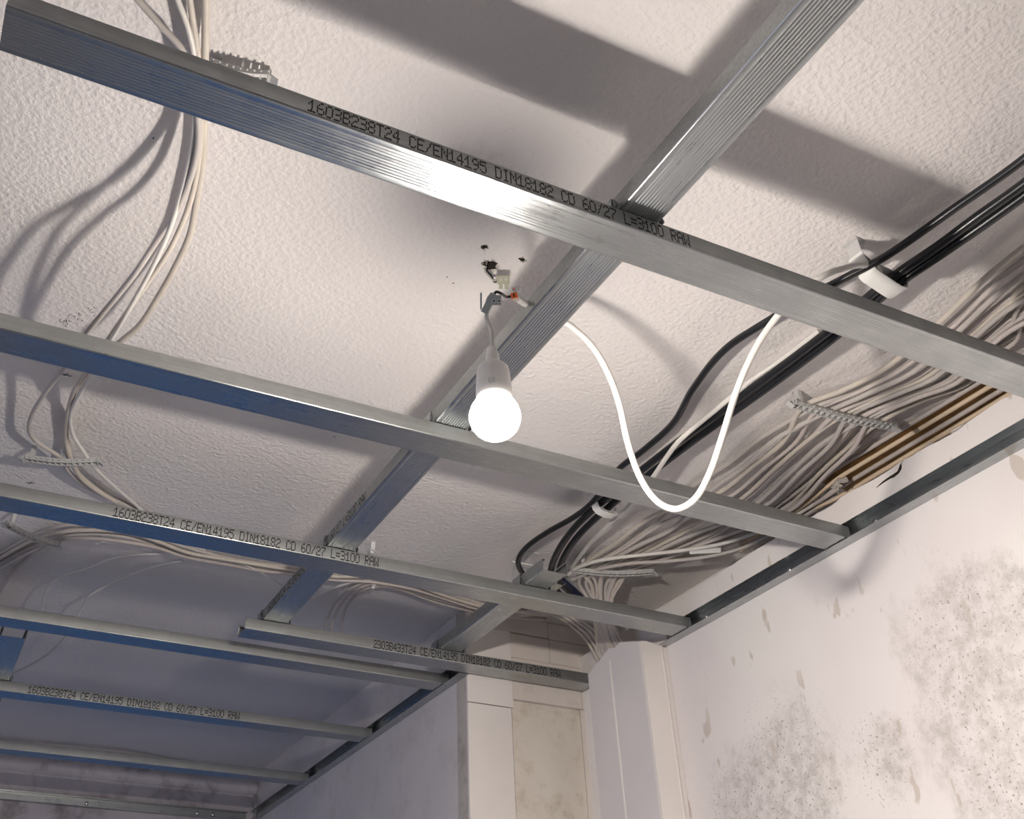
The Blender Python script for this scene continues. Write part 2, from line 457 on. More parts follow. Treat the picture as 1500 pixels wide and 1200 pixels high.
# unseen blue sheet added at the room's end for blue reflections in the profiles
bm = bmesh.new(); sh = []
path = [(-EYE+6, yy) for yy in range(2150, 4040, 60)] + [(zz, 4060) for zz in range(int(-EYE)+40, 640, 60)]
for j, (zz, yy) in enumerate(path):
    row = []
    for i in range(46):
        x = -150 + i*28.2
        row.append(bm.verts.new(W(x, yy+ (12*math.sin(i*0.9)+7*math.sin(i*2.3+1) if yy > 4050 else 0), zz + (0 if yy > 4050 else 5+5*math.sin(i*0.7+j*0.4)))))
    sh.append(row)
for a, b in zip(sh, sh[1:]):
    for k in range(45): bm.faces.new((a[k], a[k+1], b[k+1], b[k]))
bmesh.ops.recalc_face_normals(bm, faces=bm.faces)
tag(from_bm('blue_reflector', bm, 'blue_sheet', None, True), 'blue sheet added unseen on the far wall and floor to be mirrored in the profiles', 'reflector sheet')

# ------------------------------------------------------------------ metal profiles
def arc(cu, cw, r, a0, a1, n=4):
    return [(cu+r*math.cos(a0+(a1-a0)*k/n), cw+r*math.sin(a0+(a1-a0)*k/n)) for k in range(n+1)]
def cd_section():
    """60 x 27 mm ceiling profile: ribbed face down, open at the top with turned-in lips"""
    o = [(5.5, 23.2), (5.5, 26.2), (5.0, 27.0), (1.2, 27.0), (0.3, 26.6), (0, 25.8)]
    o += [(0, 9.0), (0, 3.2)]
    o += arc(2.6, 2.6, 2.6, math.pi, 1.5*math.pi, 5)
    rib = []
    n = 10
    for k in range(n*6+1):
        u = 8.0 + 44.0*k/(n*6)
        rib.append((u, 0.22*(1-math.cos(2*math.pi*k/6))))
    half = o + rib
    right = [(60-u, w) for u, w in o[::-1]]
    return half + right
CD = cd_section()
def offset_inner(sec, t):
    n = len(sec); out = []
    for i in range(n):
        a = sec[max(i-1, 0)]; b = sec[min(i+1, n-1)]
        du, dw = b[0]-a[0], b[1]-a[1]; l = math.hypot(du, dw) or 1
        out.append((sec[i][0]-dw/l*t, sec[i][1]+du/l*t))
    return out
def sweep(name, sec, t, ax, base, length, m, parent=None, flip=False, steps=1):
    """sweep a sheet section along x or y. base = world mm of section origin"""
    inner = offset_inner(sec, t)
    loop = sec + inner[::-1]; n = len(loop)
    bm = bmesh.new(); rings = []
    for s in range(steps+1):
        d = length*s/steps; ring = []
        for u, w in loop:
            uu = -u if flip else u
            p = (base[0]+d, base[1]+uu, base[2]+w) if ax == 'x' else (base[0]+uu, base[1]+d, base[2]+w)
            ring.append(bm.verts.new(W(*p)))
        rings.append(ring)
    for a, b in zip(rings, rings[1:]):
        for k in range(n): bm.faces.new((a[k], a[(k+1) % n], b[(k+1) % n], b[k]))
    k = len(sec)
    for ring in (rings[0], rings[-1]):
        for i in range(k-1): bm.faces.new((ring[i], ring[i+1], ring[n-2-i], ring[n-1-i]))
    bmesh.ops.recalc_face_normals(bm, faces=bm.faces)
    o = from_bm(name, bm, m, parent, True, 38)
    if len(sec) > 20:                       # the plain rolled flanks are duller than the ribbed face
        o.data.materials.append(MATS['galvanised_flank'])
        for p in o.data.polygons:
            if abs(p.normal.z) < 0.35: p.material_index = 1
    return o

FONT = {'0':"01110 10001 10001 10001 10001 10001 01110",'1':"00100 01100 10100 00100 00100 00100 11111",'2':"01110 10001 00001 00110 01000 10000 11111",
'3':"11110 00001 00001 01110 00001 00001 11110",'4':"00010 00110 01010 10010 11111 00010 00010",'5':"11111 10000 11110 00001 00001 10001 01110",
'6':"00110 01000 10000 11110 10001 10001 01110",'7':"11111 00001 00010 00100 01000 01000 01000",'8':"01110 10001 10001 01110 10001 10001 01110",
'9':"01110 10001 10001 01111 00001 00010 01100",'A':"01110 10001 10001 11111 10001 10001 10001",'B':"11110 10001 10001 11110 10001 10001 11110",
'C':"01110 10001 10000 10000 10000 10001 01110",'D':"11110 10001 10001 10001 10001 10001 11110",'E':"11111 10000 10000 11110 10000 10000 11111",
'I':"01110 00100 00100 00100 00100 00100 01110",'L':"10000 10000 10000 10000 10000 10000 11111",'N':"10001 11001 10101 10101 10011 10001 10001",
'R':"11110 10001 10001 11110 10100 10010 10001",'T':"11111 00100 00100 00100 00100 00100 00100",'W':"10001 10001 10001 10101 10101 11011 10001",
'/':"00001 00010 00010 00100 01000 01000 10000",'=':"00000 00000 11111 00000 11111 00000 00000"}
def dot_text(text, parent, origin, adv, up, length, height):
    """ink-jet dot print; origin (mm), adv/up unit vectors in mm space, whole length and letter height"""
    cw = length/len(text); bm = bmesh.new()
    nrm = adv.cross(up)
    dx = cw*0.72/4; dy = height/6; rx, ry = dx*0.62, dy*0.60
    th = 0.12
    rn = random.Random(len(text)+int(length))
    for i, ch in enumerate(text):
        g = FONT.get(ch)
        if not g: continue
        for r_, row in enumerate(g.split()):
            for c_, bit in enumerate(row):
                if bit == '1':
                    p = origin + adv*(i*cw + c_*dx + rn.uniform(-.12, .12)*dx) + up*((6-r_)*dy + rn.uniform(-.1, .1)*dy) + nrm*th
                    q = [p-adv*rx/2*1.0-up*ry*0.9, p+adv*rx/2-up*ry*0.9, p+adv*rx-up*0, p+adv*rx/2+up*ry*0.9, p-adv*rx/2+up*ry*0.9, p-adv*rx]
                    bm.faces.new([bm.verts.new(W(*v)) for v in q])
    o = from_bm('printed_text', bm, 'print_ink', parent)
    o['label'] = 'black ink-jet lettering'; o['kind'] = 'stuff'
    return o

T1 = "1603B238T24 CE/EN14195 DIN18182 CD 60/27 L=3100 RAW"
T2 = "2303B433T24 CE/EN14195 DIN18182 CD 60/27 L=3100 RAW"
X1, Z1 = Vector((1, 0, 0)), Vector((0, 0, 1))
def rail(y, x0, x1, label, group='lower ceiling profiles running to the wall', text=None, span=None, z=H):
    o = sweep('ceiling_profile', CD, 0.8, 'x', (x0, y, z), x1-x0, 'galvanised_x')
    tag(o, label, 'metal profile', group)
    if text:
        a = atY(*span[0], y); b = atY(*span[1], y)
        dot_text(text, o, Vector((a.x, y, z+4.2)), X1, Z1, b.x-a.x, 17.5)
    return o
r1 = rail(722, at(2, 50, H).x, 1494, 'nearest galvanised profile, crossing the top of the picture with black print', None, T1, ((453, 150), (1012, 355)))
rail(1271, -2000, 1493, 'galvanised profile without print running just behind the lit bulb')
rail(1782, -2000, 1492, 'galvanised profile with dark print, next one behind the bulb profile', None, T1, ((168, 745), (556, 822)))
rail(2366, -2000, 1150, 'unprinted galvanised profile passing just behind the short doubled profile')
rail(2889, -2000, 1148, 'galvanised profile with print in the dim back of the room', None, T1, ((42, 1008), (352, 1048)))
rail(3452, -2000, 1146, 'rearmost galvanised profile hanging free before the far wall')
r3b = rail(2208, 556, 1497, 'short galvanised profile ending beside the pipe casing, lapped onto another', None, T2, ((548, 940), (822, 992)))

def carrier(x, y0, y1, label, z=H+27.6):
    o = sweep('carrier_profile', CD, 0.8, 'y', (x, y0, z), y1-y0, 'galvanised_y')
    return tag(o, label, 'metal profile', 'upper carrier profiles')
c1 = carrier(596, -1200, 2262, 'long galvanised carrier profile crossing diagonally above the bulb')
# its print is on the side towards the left
pa, pb = atX(470, 808, 596), atX(536, 728, 596)
dot_text(T1, c1, Vector((596, pb.y+600, H+31.5)), Vector((0, -1, 0)), Z1, 600, 17.5)
carrier(1050, 1700, 2262, 'short galvanised carrier profile resting between the wall profiles near the pipe casing')
carrier(58, 2560, 3300, 'galvanised carrier profile end at the left edge of the picture', H+27.6)

def ud(ax, pos, a0, a1, label, sgn):
    """28 x 27 wall channel, web on the wall, open to the room"""
    zt, zb = H+29.2, H-0.9
    if ax == 'x':   # wall plane x = pos, runs along y
        sec = [(0-27, zt-zb), (-0.5, zt-zb), (0, zt-zb-0.5), (0, 0.5), (-0.5, 0), (-27, 0)]
        o = sweep('wall_channel', [(u, w) for u, w in sec], 0.7, 'y', (pos, a0, zb), a1-a0, 'galvanised_y')
    else:
        sec = [(-27, zt-zb), (-0.5, zt-zb), (0, zt-zb-0.5), (0, 0.5), (-0.5, 0), (-27, 0)]
        o = sweep('wall_channel', sec, 0.7, 'x', (a0, pos, zb), a1-a0, 'galvanised_x')
    return tag(o, label, 'wall channel', 'wall channels')
uR = ud('x', XR-0.5, -1500, 1897, 'galvanised wall channel along the top of the right wall', 1)
uL = ud('x', XL-0.5, YW-14, YF-30, 'galvanised wall channel on the dim side wall at the lower left', 1)
uF = ud('y', YF-0.5, -2000, XL-32, 'galvanised wall channel along the far wall at the bottom', 1)
def screw(parent, c, axis, r=4.0):
    bm = bmesh.new(); lathe(bm, c, axis, [(0, 0.003), (r*0.5/1000, 0.0028), (r*0.85/1000, 0.0018), (r/1000, 0.0), (r/1000, -0.0015), (0.0018, -0.0025), (0.0016, -0.012), (0, -0.013)], 14)
    bmesh.ops.recalc_face_normals(bm, faces=bm.faces)
    return from_bm('screw', bm, 'bright_steel', parent, True, 40)
for yy in (1215, 1742, 760, 1460):
    screw(uR, W(XR-2.0, yy, H+15), Vector((-1, 0, 0)), 6)
for px, py in ((128, 1170), (290, 1186), (313, 1188)):
    p = atY(px, py, YF-2); screw(uF, W(p.x, YF-2.0, H+14), Vector((0, -1, 0)), 7)
for yy in (2600, 3200): screw(uL, W(XL-2.0, yy, H+15), Vector((-1, 0, 0)), 6)

# spring clips that tie a carrier to a profile
def cross_clip(cx_, ry, label):
    t = empty('cross_connector', W(cx_+30, ry+30, H+27))
    tag(t, label, 'connector', 'cross connectors of the grid')
    inv = Matrix.Translation(t.location).inverted()
    # saddle over the carrier with legs down its flanks into the open profile below
    sec = [(-4, 20), (-4, 27), (-2.5, 40), (-1.5, 55.5), (61.5, 55.5), (62.5, 40), (64, 27), (64, 20)]
    o = strap('saddle', [(u, w-27) for u, w in sec], W(cx_, ry+30, H+27), Vector((1, 0, 0)), Vector((0, 1, 0)), 34, 0.8, 'galvanised_y', t)
    o.matrix_parent_inverse = inv
    for s in (0, 1):
        for q in (0, 1):
            bm = bmesh.new()
            x = cx_-5.5 if s == 0 else cx_+65.5
            y_ = ry-1.2 if q == 0 else ry+61.2
            sg = -1 if q == 0 else 1
            pts = [(y_-sg*7, H+27.5), (y_-sg*3, H+29), (y_+sg*0.2, H+28.6), (y_+sg*1.0, H+31), (y_-sg*1, H+37), (y_-sg*4.0, H+44), (y_-sg*6.5, H+45), (y_-sg*6, H+36), (y_-sg*9, H+33)]
            A = [bm.verts.new(W(x-1.0, a, b)) for a, b in pts]; B = [bm.verts.new(W(x+1.0, a, b)) for a, b in pts]
            n = len(A); bm.faces.new(A); bm.faces.new(B[::-1])
            for k in range(n): bm.faces.new((A[k], B[k], B[(k+1) % n], A[(k+1) % n]))
            bmesh.ops.recalc_face_normals(bm, faces=bm.faces)
            h = from_bm('hook', bm, 'dark_steel', t); h.matrix_parent_inverse = inv
cross_clip(596, 722, 'sprung cross connector on the nearest printed profile')
cross_clip(596, 1271, 'sprung cross connector on the profile behind the bulb')
cross_clip(596, 1782, 'sprung cross connector on the printed profile in the middle')
cross_clip(596, 2208, 'sprung cross connector at the free end of the short profile')
cross_clip(1050, 1782, 'sprung cross connector of the short carrier near the casing, front one')
cross_clip(1050, 2208, 'sprung cross connector of the short carrier near the casing, rear one')
cross_clip(58, 2889, 'sprung cross connector at the left edge on the dim printed profile')
# ------------------------------------------------------------------ pipe casing in the corner
BX = 1434.0
cas = tag(empty('pipe_casing', W(BX, 1903, -EYE)), 'white boxed pipe casing in the corner, open at its cut top', 'pipe casing')
inv = Matrix.Translation(cas.location).inverted()
def casing(nm, pts_bottom, thick, zs, m, facing):
    """board standing between two plan points; zs = ragged top heights along it"""
    (xa, ya), (xb, yb) = pts_bottom
    bm = bmesh.new(); n = len(zs); F, Bk = [], []
    d = Vector((xb-xa, yb-ya, 0)).normalized(); nn = Vector((-d.y, d.x, 0))*thick*facing
    for row, off in ((F, Vector()), (Bk, nn)):
        for k in range(n):
            s = k/(n-1); row.append((bm.verts.new(W(xa+(xb-xa)*s+off.x, ya+(yb-ya)*s+off.y, -EYE)), bm.verts.new(W(xa+(xb-xa)*s+off.x, ya+(yb-ya)*s+off.y, zs[k]))))
    for k in range(n-1):
        bm.faces.new((F[k][0], F[k+1][0], F[k+1][1], F[k][1])); bm.faces.new((Bk[k][0], Bk[k][1], Bk[k+1][1], Bk[k+1][0]))
        bm.faces.new((F[k][1], F[k+1][1], Bk[k+1][1], Bk[k][1])); bm.faces.new((F[k][0], Bk[k][0], Bk[k+1][0], F[k+1][0]))
    bm.faces.new((F[0][0], F[0][1], Bk[0][1], Bk[0][0])); bm.faces.new((F[-1][0], Bk[-1][0], Bk[-1][1], F[-1][1]))
    bmesh.ops.recalc_face_normals(bm, faces=bm.faces)
    o = from_bm(nm, bm, m, cas); o.matrix_parent_inverse = inv; return o
casing('front_board', ((BX-0.6, 1903), (XR-1, 1903)), 10, [872, 874, 871, 868, 866], 'board_white', 1)
casing('side_board', ((BX, 1912.8), (BX, 2038)), 10, [874, 883, 890, 897, 892, 899], 'board_white_shaded', -1)
casing('side_board', ((BX+1, 2040), (BX+1, 2142)), 10, [899, 893, 884, 880, 872, 866], 'board_white_shaded', -1)
casing('back_board', ((BX+10, 2140), (XR-2, 2140)), 10, [866, 870, 872], 'board_white_shaded', -1)
for (x, yv) in ((BX-0.2, 2039), (XR-16, 1902)):
    o = tube_obj('corner_bead', [W(x, yv, -EYE), W(x, yv, 868)], 0.003, 'board_white', cas, 6); o.matrix_parent_inverse = inv

# ------------------------------------------------------------------ bulb, socket and its wiring
BC = ray(725, 610).normalized()*1215       # centre of the globe
bc = W(*BC); UPZ = Vector((0, 0, 1))
bulb = tag(empty('light_bulb', bc), 'lit white globe light bulb hanging from a socket', 'light bulb')
inv = Matrix.Translation(bc).inverted()
r = 0.031
bm = bmesh.new()
prof = [(0, -r)] + [(r*math.sin(R(a)), -r*math.cos(R(a))) for a in list(range(12, 97, 7)) + [96]]
lathe(bm, bc, UPZ, prof, 40); bmesh.ops.recalc_face_normals(bm, faces=bm.faces)
o = from_bm('globe', bm, 'bulb_glow', bulb, True); o.matrix_parent_inverse = inv
prof2 = [(r*math.sin(R(a)), -r*math.cos(R(a))) for a in range(96, 146, 7)]
bm = bmesh.new(); lathe(bm, bc, UPZ, prof2, 40); bmesh.ops.recalc_face_normals(bm, faces=bm.faces)
o = from_bm('globe_shoulder', bm, 'bulb_shoulder', bulb, True); o.matrix_parent_inverse = inv
rr, zz = prof2[-1]
bm = bmesh.new(); lathe(bm, bc, UPZ, [(0, zz-0.003), (rr-0.002, zz-0.002), (rr, zz), (rr*1.02, zz+0.003), (rr, zz+0.012), (0.0, zz+0.013)], 40)
bmesh.ops.recalc_face_normals(bm, faces=bm.faces)
o = from_bm('bulb_base', bm, 'socket_white', bulb, True, 40); o.matrix_parent_inverse = inv
top = bc + UPZ*(zz+0.0005)
sock = tag(empty('lamp_socket', top), 'white plastic lamp socket with thin cord holding the bulb', 'lamp socket')
inv = Matrix.Translation(top).inverted()
bm = bmesh.new(); lathe(bm, top, UPZ, [(0, 0), (0.0215, 0), (0.0225, 0.002), (0.0222, 0.012), (0.0208, 0.036), (0.0195, 0.044), (0.015, 0.049), (0.010, 0.051), (0.0, 0.0515)], 32)
bmesh.ops.recalc_face_normals(bm, faces=bm.faces)
o = from_bm('socket_body', bm, 'socket_white', sock, True, 40); o.matrix_parent_inverse = inv
bm = bmesh.new(); lathe(bm, top+UPZ*0.05, UPZ, [(0, 0), (0.0088, 0), (0.0085, 0.014), (0.0062, 0.024), (0.0045, 0.027), (0, 0.028)], 20)
bmesh.ops.recalc_face_normals(bm, faces=bm.faces)
o = from_bm('strain_relief', bm, 'socket_white', sock, True, 40); o.matrix_parent_inverse = inv
wtop = W(*at(713, 462, 822))
cord = spline([top+UPZ*0.074, top+UPZ*0.10+Vector((0.001, 0, 0)), wtop+Vector((0.004, 0, -0.018)), wtop, W(*at(722, 440, 836))], 8)
o = tube_obj('cord', cord, 0.0028, 'cable_white', sock); o.matrix_parent_inverse = inv
# socket letters
fr = (Vector((0, 0, EYE/1000))-top); fr.z = 0; fr.normalize(); sd = UPZ.cross(fr)
bm = bmesh.new()
for i, ch in enumerate("ER"):
    for r_, row in enumerate(FONT[ch].split()):
        for c_, bit in enumerate(row):
            if bit == '1':
                ang = (-14 + i*11 + c_*1.9); zh = 0.0155 - r_*0.0011
                d = fr*math.cos(R(ang)) + sd*math.sin(R(ang)); s2 = UPZ.cross(d)
                p = top + d*0.0226 + UPZ*zh
                bm.faces.new([bm.verts.new(p+s2*a*0.0004+UPZ*b*0.0005) for a, b in ((-1, -1), (1, -1), (1, 1), (-1, 1))])
o = from_bm('printed_letters', bm, 'lever_grey', sock); o.matrix_parent_inverse = inv

# lever connector between cord and supply
vx = RT.copy(); vy = UP.copy(); vz = -FW
lc = W(*at(727, 440, 838))
lev = tag(empty('lever_connector', lc), 'small grey lever wire connector above the bulb cord', 'wire connector')
inv = Matrix.Translation(lc).inverted()
def lpart(nm, c, u, v, w, s, m, bev=0.0006):
    bm = bmesh.new(); obox(bm, c, u, v, w, s[0], s[1], s[2], bev); bmesh.ops.recalc_face_normals(bm, faces=bm.faces)
    o = from_bm(nm, bm, m, lev); o.matrix_parent_inverse = inv; return o
lpart('connector_body', lc, vx, vy, vz, (0.013, 0.013, 0.012), 'lever_grey')
for s in (-1, 1):
    lpart('wire_port', lc+vx*0.0033*s+vy*-0.001+vz*0.0061, vx, vy, vz, (0.0045, 0.005, 0.0006), 'clip_clear', 0.0002)
    lpart('wire_port', lc+vx*0.0033*s+vy*-0.001+vz*0.0066, vx, vy, vz, (0.0022, 0.0022, 0.0006), 'print_ink', 0.0001)
u2 = (vx*0.45+vy*0.9).normalized(); v2 = vz.cross(u2)
lpart('lever', lc+vx*-0.010+vy*-0.004, u2, v2, vz, (0.028, 0.009, 0.010), 'lever_grey')
lpart('lever', lc+vx*-0.020+vy*-0.001+vz*-0.003, vy, vx, vz, (0.022, 0.0022, 0.006), 'lever_grey')
# orange push-in connector at the end of the white supply cable
oc = W(*at(753, 433, 872))
org = tag(empty('push_connector', oc), 'small orange and clear push-in wire connector on the supply cable', 'wire connector')
inv = Matrix.Translation(oc).inverted()
def opart(nm, c, s, m, ang=0.0, bev=0.0006):
    u = vx*math.cos(ang)+vy*math.sin(ang); v = vz.cross(u)
    bm = bmesh.new(); obox(bm, c, u, v, vz, s[0], s[1], s[2], bev); bmesh.ops.recalc_face_normals(bm, faces=bm.faces)
    o = from_bm(nm, bm, m, org); o.matrix_parent_inverse = inv
opart('orange_insert', oc, (0.009, 0.008, 0.010), 'orange', R(15))
opart('clear_housing', oc+vx*0.003+vy*0.008, (0.011, 0.009, 0.010), 'clear_plastic', R(15))
for k in (-1, 1): opart('metal_contact', oc+vx*(0.003+0.003*k)+vy*0.0085, (0.003, 0.003, 0.007), 'orange' if k < 0 else 'bright_steel', R(15), 0.0003)
opart('slot', oc+vz*0.005+vx*-0.0005, (0.002, 0.005, 0.0008), 'print_ink', R(15), 0.0001)
tag(tube_obj('wire', spline([lc+vy*0.006+vz*-0.002+vx*-0.004, lc+vy*0.011+vx*0.0, lc+vy*0.009+vx*0.006, oc+vx*-0.009+vy*-0.002, oc], 8), 0.0019, 'cable_black'), 'short black wire between the two small connectors', 'wire', 'short wires at the connectors')
tag(tube_obj('wire', spline([lc+vx*-0.002+vy*0.004, lc+vy*0.009+vx*-0.004, lc+vx*-0.011+vy*0.003, lc+vx*-0.014+vy*-0.012, wtop], 8), 0.0016, 'cable_white'), 'pale wire curling from the cord into the lever connector', 'wire', 'short wires at the connectors')

# the white supply cable: over the carrier, down in a loop, up behind the nearest profile to the clamp
LP = [(756, 437, 874), (764, 442, 895), (774, 447, 930), (790, 455, 945), (812, 466, 950), (835, 477, 942)]
pts = [W(*at(*p)) for p in LP]
a = at(840, 480, 940).length; b = at(1140, 462, 930).length
for (px, py, s) in ((868, 508, .08), (893, 552, .16), (908, 596, .24), (920, 650, .33), (938, 700, .42), (962, 734, .48), (990, 746, .53), (1018, 731, .58), (1040, 692, .65), (1058, 640, .72), (1080, 570, .80), (1106, 512, .90), (1135, 468, 1.0)):
    pts.append(W(*(ray(px, py).normalized()*(a+(b-a)*s))))
for p in ((1170, 430, 945), (1205, 405, 960), (1240, 392, 985), (1268, 388, 1000), (1288, 396, 1012), (1285, 412, 1030)):
    pts.append(W(*at(*p)))
tag(tube_obj('supply_cable', spline(pts, 9), 0.0050, 'cable_white', None, 12), 'white supply cable hanging in a big loop right of the bulb', 'cable')

# old terminal block hanging from the ceiling hole
tc = W(*at(737, 410, 1030))
tb = tag(empty('terminal_block', tc), 'cream screw terminal block hanging from the hole in the ceiling', 'terminal block')
inv = Matrix.Translation(tc).inverted()
def tpart(nm, c, s, m, bev=0.0008):
    bm = bmesh.new(); obox(bm, c, vx, vy, vz, s[0], s[1], s[2], bev); bmesh.ops.recalc_face_normals(bm, faces=bm.faces)
    o = from_bm(nm, bm, m, tb); o.matrix_parent_inverse = inv
tpart('block_body', tc, (0.020, 0.013, 0.013), 'terminal_cream')
for s in (-1, 1): tpart('block_foot', tc+vx*0.0045*s+vy*-0.010+vx*0.001, (0.006, 0.009, 0.010), 'terminal_cream')
for s in (-1, 1): tpart('screw_hole', tc+vx*0.004*s+vz*0.0066, (0.003, 0.005, 0.0006), 'clip_grey', 0.0001)
h0 = W(hA.x, hA.y, HC+25)
for k, mm in ((0, 'cable_grey'), (1, 'cable_black')):
    o = tube_obj('wire', spline([h0+vx*0.003*k, W(hA.x-4+3*k, hA.y+10, HC-4), W(*at(716+4*k, 404, 1036)), W(*at(724, 411+2*k, 1032)), tc+vx*-0.009+vy*(-0.002*k)], 8), 0.0016, mm, tb); o.matrix_parent_inverse = inv
# crumbled plaster at the holes
def crumbs(c, n, rr_, seed, label):
    rn = random.Random(seed); bm = bmesh.new()
    for k in range(n):
        a = rn.uniform(0, 6.28); d = rr_*rn.uniform(0.85, 1.25)
        p = W(c.x+d*math.cos(a), c.y+d*0.85*math.sin(a), HC-0.3); s = rn.uniform(0.6, 1.7)/1000
        bmesh.ops.create_icosphere(bm, subdivisions=1, radius=s, matrix=Matrix.Translation(p) @ Matrix.Diagonal((1, rn.uniform(.6, 1.4), rn.uniform(.5, .9), 1)))
    for v in bm.verts: v.co += Vector((rn.uniform(-1, 1), rn.uniform(-1, 1), rn.uniform(-1, 0.3)))*0.0005
    o = from_bm('broken_plaster', bm, 'corner_raw', ceil_o); o['kind'] = 'stuff'
crumbs(hA, 26, 13, 1, ''); crumbs(hB, 10, 6, 2, ''); crumbs(hC, 7, 6, 3, '')
# chalk-line crosses left by the installer
def pen(px, py, s, seed, n=3):
    rn = random.Random(seed); c = at(px, py, HC-0.25); bm = bmesh.new()
    for k in range(n):
        a = rn.uniform(0, 3.14); L = s*rn.uniform(.6, 1.1); w = 0.9
        d = Vector((math.cos(a), math.sin(a), 0)); e = Vector((-d.y, d.x, 0)); q = c+e*rn.uniform(-2, 2)
        bm.faces.new([bm.verts.new(W(*v)) for v in (q-d*L-e*w, q+d*L-e*w*.6, q+d*L+e*w*.6, q-d*L+e*w)][::-1])
    from_bm('pen_mark', bm, 'pen', ceil_o)
pen(97, 549, 9, 2); pen(45, 708, 9, 5); pen(18, 768, 9, 8)
rn = random.Random(4); bm = bmesh.new()
for k in range(46):
    s = rn.random(); p = at(90+48*s+rn.gauss(0, 4), 472-16*s+rn.gauss(0, 4), HC-0.2); L = rn.uniform(0.8, 3.0); a = rn.uniform(0, 3.14)
    d = Vector((math.cos(a), math.sin(a), 0))*L; e = Vector((-d.y, d.x, 0))*0.4
    bm.faces.new([bm.verts.new(W(*v)) for v in (p-d, p-e, p+d, p+e)])
from_bm('pen_smudge', bm, 'pen', ceil_o)
for px, py in ((664, 415), (655, 405), (224, 203), (490, 640), (262, 1030)):
    pen(px, py, 1.6, px, 2)

# ------------------------------------------------------------------ cables
def rail_clip(px, py, z, px2, py2, label, parent_z=None, n=16, group='grey comb cable holders'):
    """comb cable holder: slotted strip with turned ends, screwed to the ceiling by its stems"""
    a, b = W(*at(px, py, z)), W(*at(px2, py2, z))
    u = (b-a); L = u.length; u.normalize(); v = Vector((0, 0, 1)).cross(u)
    t = tag(empty('comb_holder', a), label, 'cable holder', group); inv = Matrix.Translation(a).inverted()
    def part(nm, fn, m='clip_grey'):
        bm = bmesh.new(); fn(bm); bmesh.ops.recalc_face_normals(bm, faces=bm.faces)
        o = from_bm(nm, bm, m, t); o.matrix_parent_inverse = inv; return o
    sag = 0.006
    seg = 10
    def wall(off, h, th):
        def f(bm):
            for k in range(seg):
                s0, s1 = k/seg, (k+1)/seg
                z0 = -sag*math.sin(math.pi*s0); z1 = -sag*math.sin(math.pi*s1)
                p, q = a+u*L*s0+v*off+UPZ*z0, a+u*L*s1+v*off+UPZ*z1
                d = (q-p); l = d.length; d.normalize(); w = d.cross(v).normalized()
                obox(bm, (p+q)/2, d, v, w, l*1.03, th, h)
        return f
    part('side_strip', wall(-0.0065, 0.009, 0.0014)); part('side_strip', wall(0.0065, 0.009, 0.0014))
    def ribs(bm):
        for k in range(n+1):
            s0 = k/n; p = a+u*L*s0+UPZ*(-sag*math.sin(math.pi*s0)+0.0005)
            obox(bm, p, u, v, UPZ, 0.0018, 0.0128, 0.008)
            for sg in (-1, 1): obox(bm, p+v*0.0092*sg+UPZ*-0.002, u, v, UPZ, 0.0022, 0.004, 0.0012)
    part('ribs', ribs)['kind'] = 'stuff'
    for s0, sg in ((0.0, -1), (1.0, 1)):
        part('end_hook', lambda bm: (obox(bm, a+u*L*s0+u*sg*0.003, u, v, UPZ, 0.0016, 0.014, 0.012), obox(bm, a+u*L*s0+u*sg*0.008+UPZ*-0.005, (u+UPZ*-0.7*sg*sg).normalized(), v, (u+UPZ*-0.7).normalized().cross(v), 0.014, 0.011, 0.0014)))
    hz = (HC/1000+EYE/1000) - a.z
    part('mounting_stem', lambda bm: obox(bm, a+u*L*0.08+UPZ*hz/2, u, v, UPZ, 0.008, 0.008, hz-0.001))
    return t
def small_clip(px, py, z, ang, label, w=11, h=14):
    c = W(*at(px, py, z)); u = Vector((math.cos(ang), math.sin(ang), 0)); al = Vector((-u.y, u.x, 0))
    t = tag(empty('cable_clip', c), label, 'cable clip', 'translucent cable clips'); inv = Matrix.Translation(c).inverted()
    hz = HC - z
    o = strap('clip_band', [(-w-5, hz-0.5), (-w-1, hz-0.5), (-w, hz*0.5), (-w+1, -1), (-w+4, -4), (w-4, -4), (w-1, -1), (w, hz*0.5), (w+1, hz-6)], c, u, al, 10, 1.2, 'clip_clear', t); o.matrix_parent_inverse = inv
    bm = bmesh.new(); obox(bm, c+u*0.004+UPZ*-0.006, u, al, UPZ, 0.006, 0.008, 0.005, 0.0005); bmesh.ops.recalc_face_normals(bm, faces=bm.faces)
    o = from_bm('clip_lug', bm, 'clip_clear', t); o.matrix_parent_inverse = inv

GL = 'loose cables crossing the ceiling on the left'
cable([(190,-14,1036),(235,37,1030),(265,70,1026),(280,110,1020),(289,165,1014),(290,213,1006),(277,267,992),(253,320,975),(230,353,960),(197,402,940),(128,487,945),(92,540,985),(63,580,1010),(46,610,1022),(43,632,1026),(55,648,1030),(88,670,1026),(100,690,1030),(130,715,1040),(185,741,1042),(230,765,1042)], 4.3, 'cable_grey', 'grey-beige cable on the left, kinking out to the left end of the comb holder', GL)
cable([(255,-14,1036),(275,40,1030),(285,85,1026),(287,130,1022),(285,173,1016),(282,213,1010),(267,277,990),(247,340,965),(218,402,945),(163,497,950),(133,550,985),(110,590,1020),(103,613,1032),(107,637,1030),(123,663,1024),(143,690,1026),(200,741,1040),(232,768,1042)], 3.6, 'cable_white', 'bright white thin cable in the left bundle behind the nearest profile', GL)
cable([(301,-14,1040),(301,40,1036),(300,100,1030),(299,177,1028),(297,233,1025),(287,300,1020),(277,347,1015),(252,400,1010),(233,433,1005),(205,476,1000),(177,500,1000),(120,555,1015),(102,596,1030),(97,640,1038),(105,675,1026),(125,706,1034),(178,740,1042),(225,765,1042)], 5.0, 'cable_beige', 'thick beige cable, rightmost of the left bundle, with a bend above the second profile', GL)
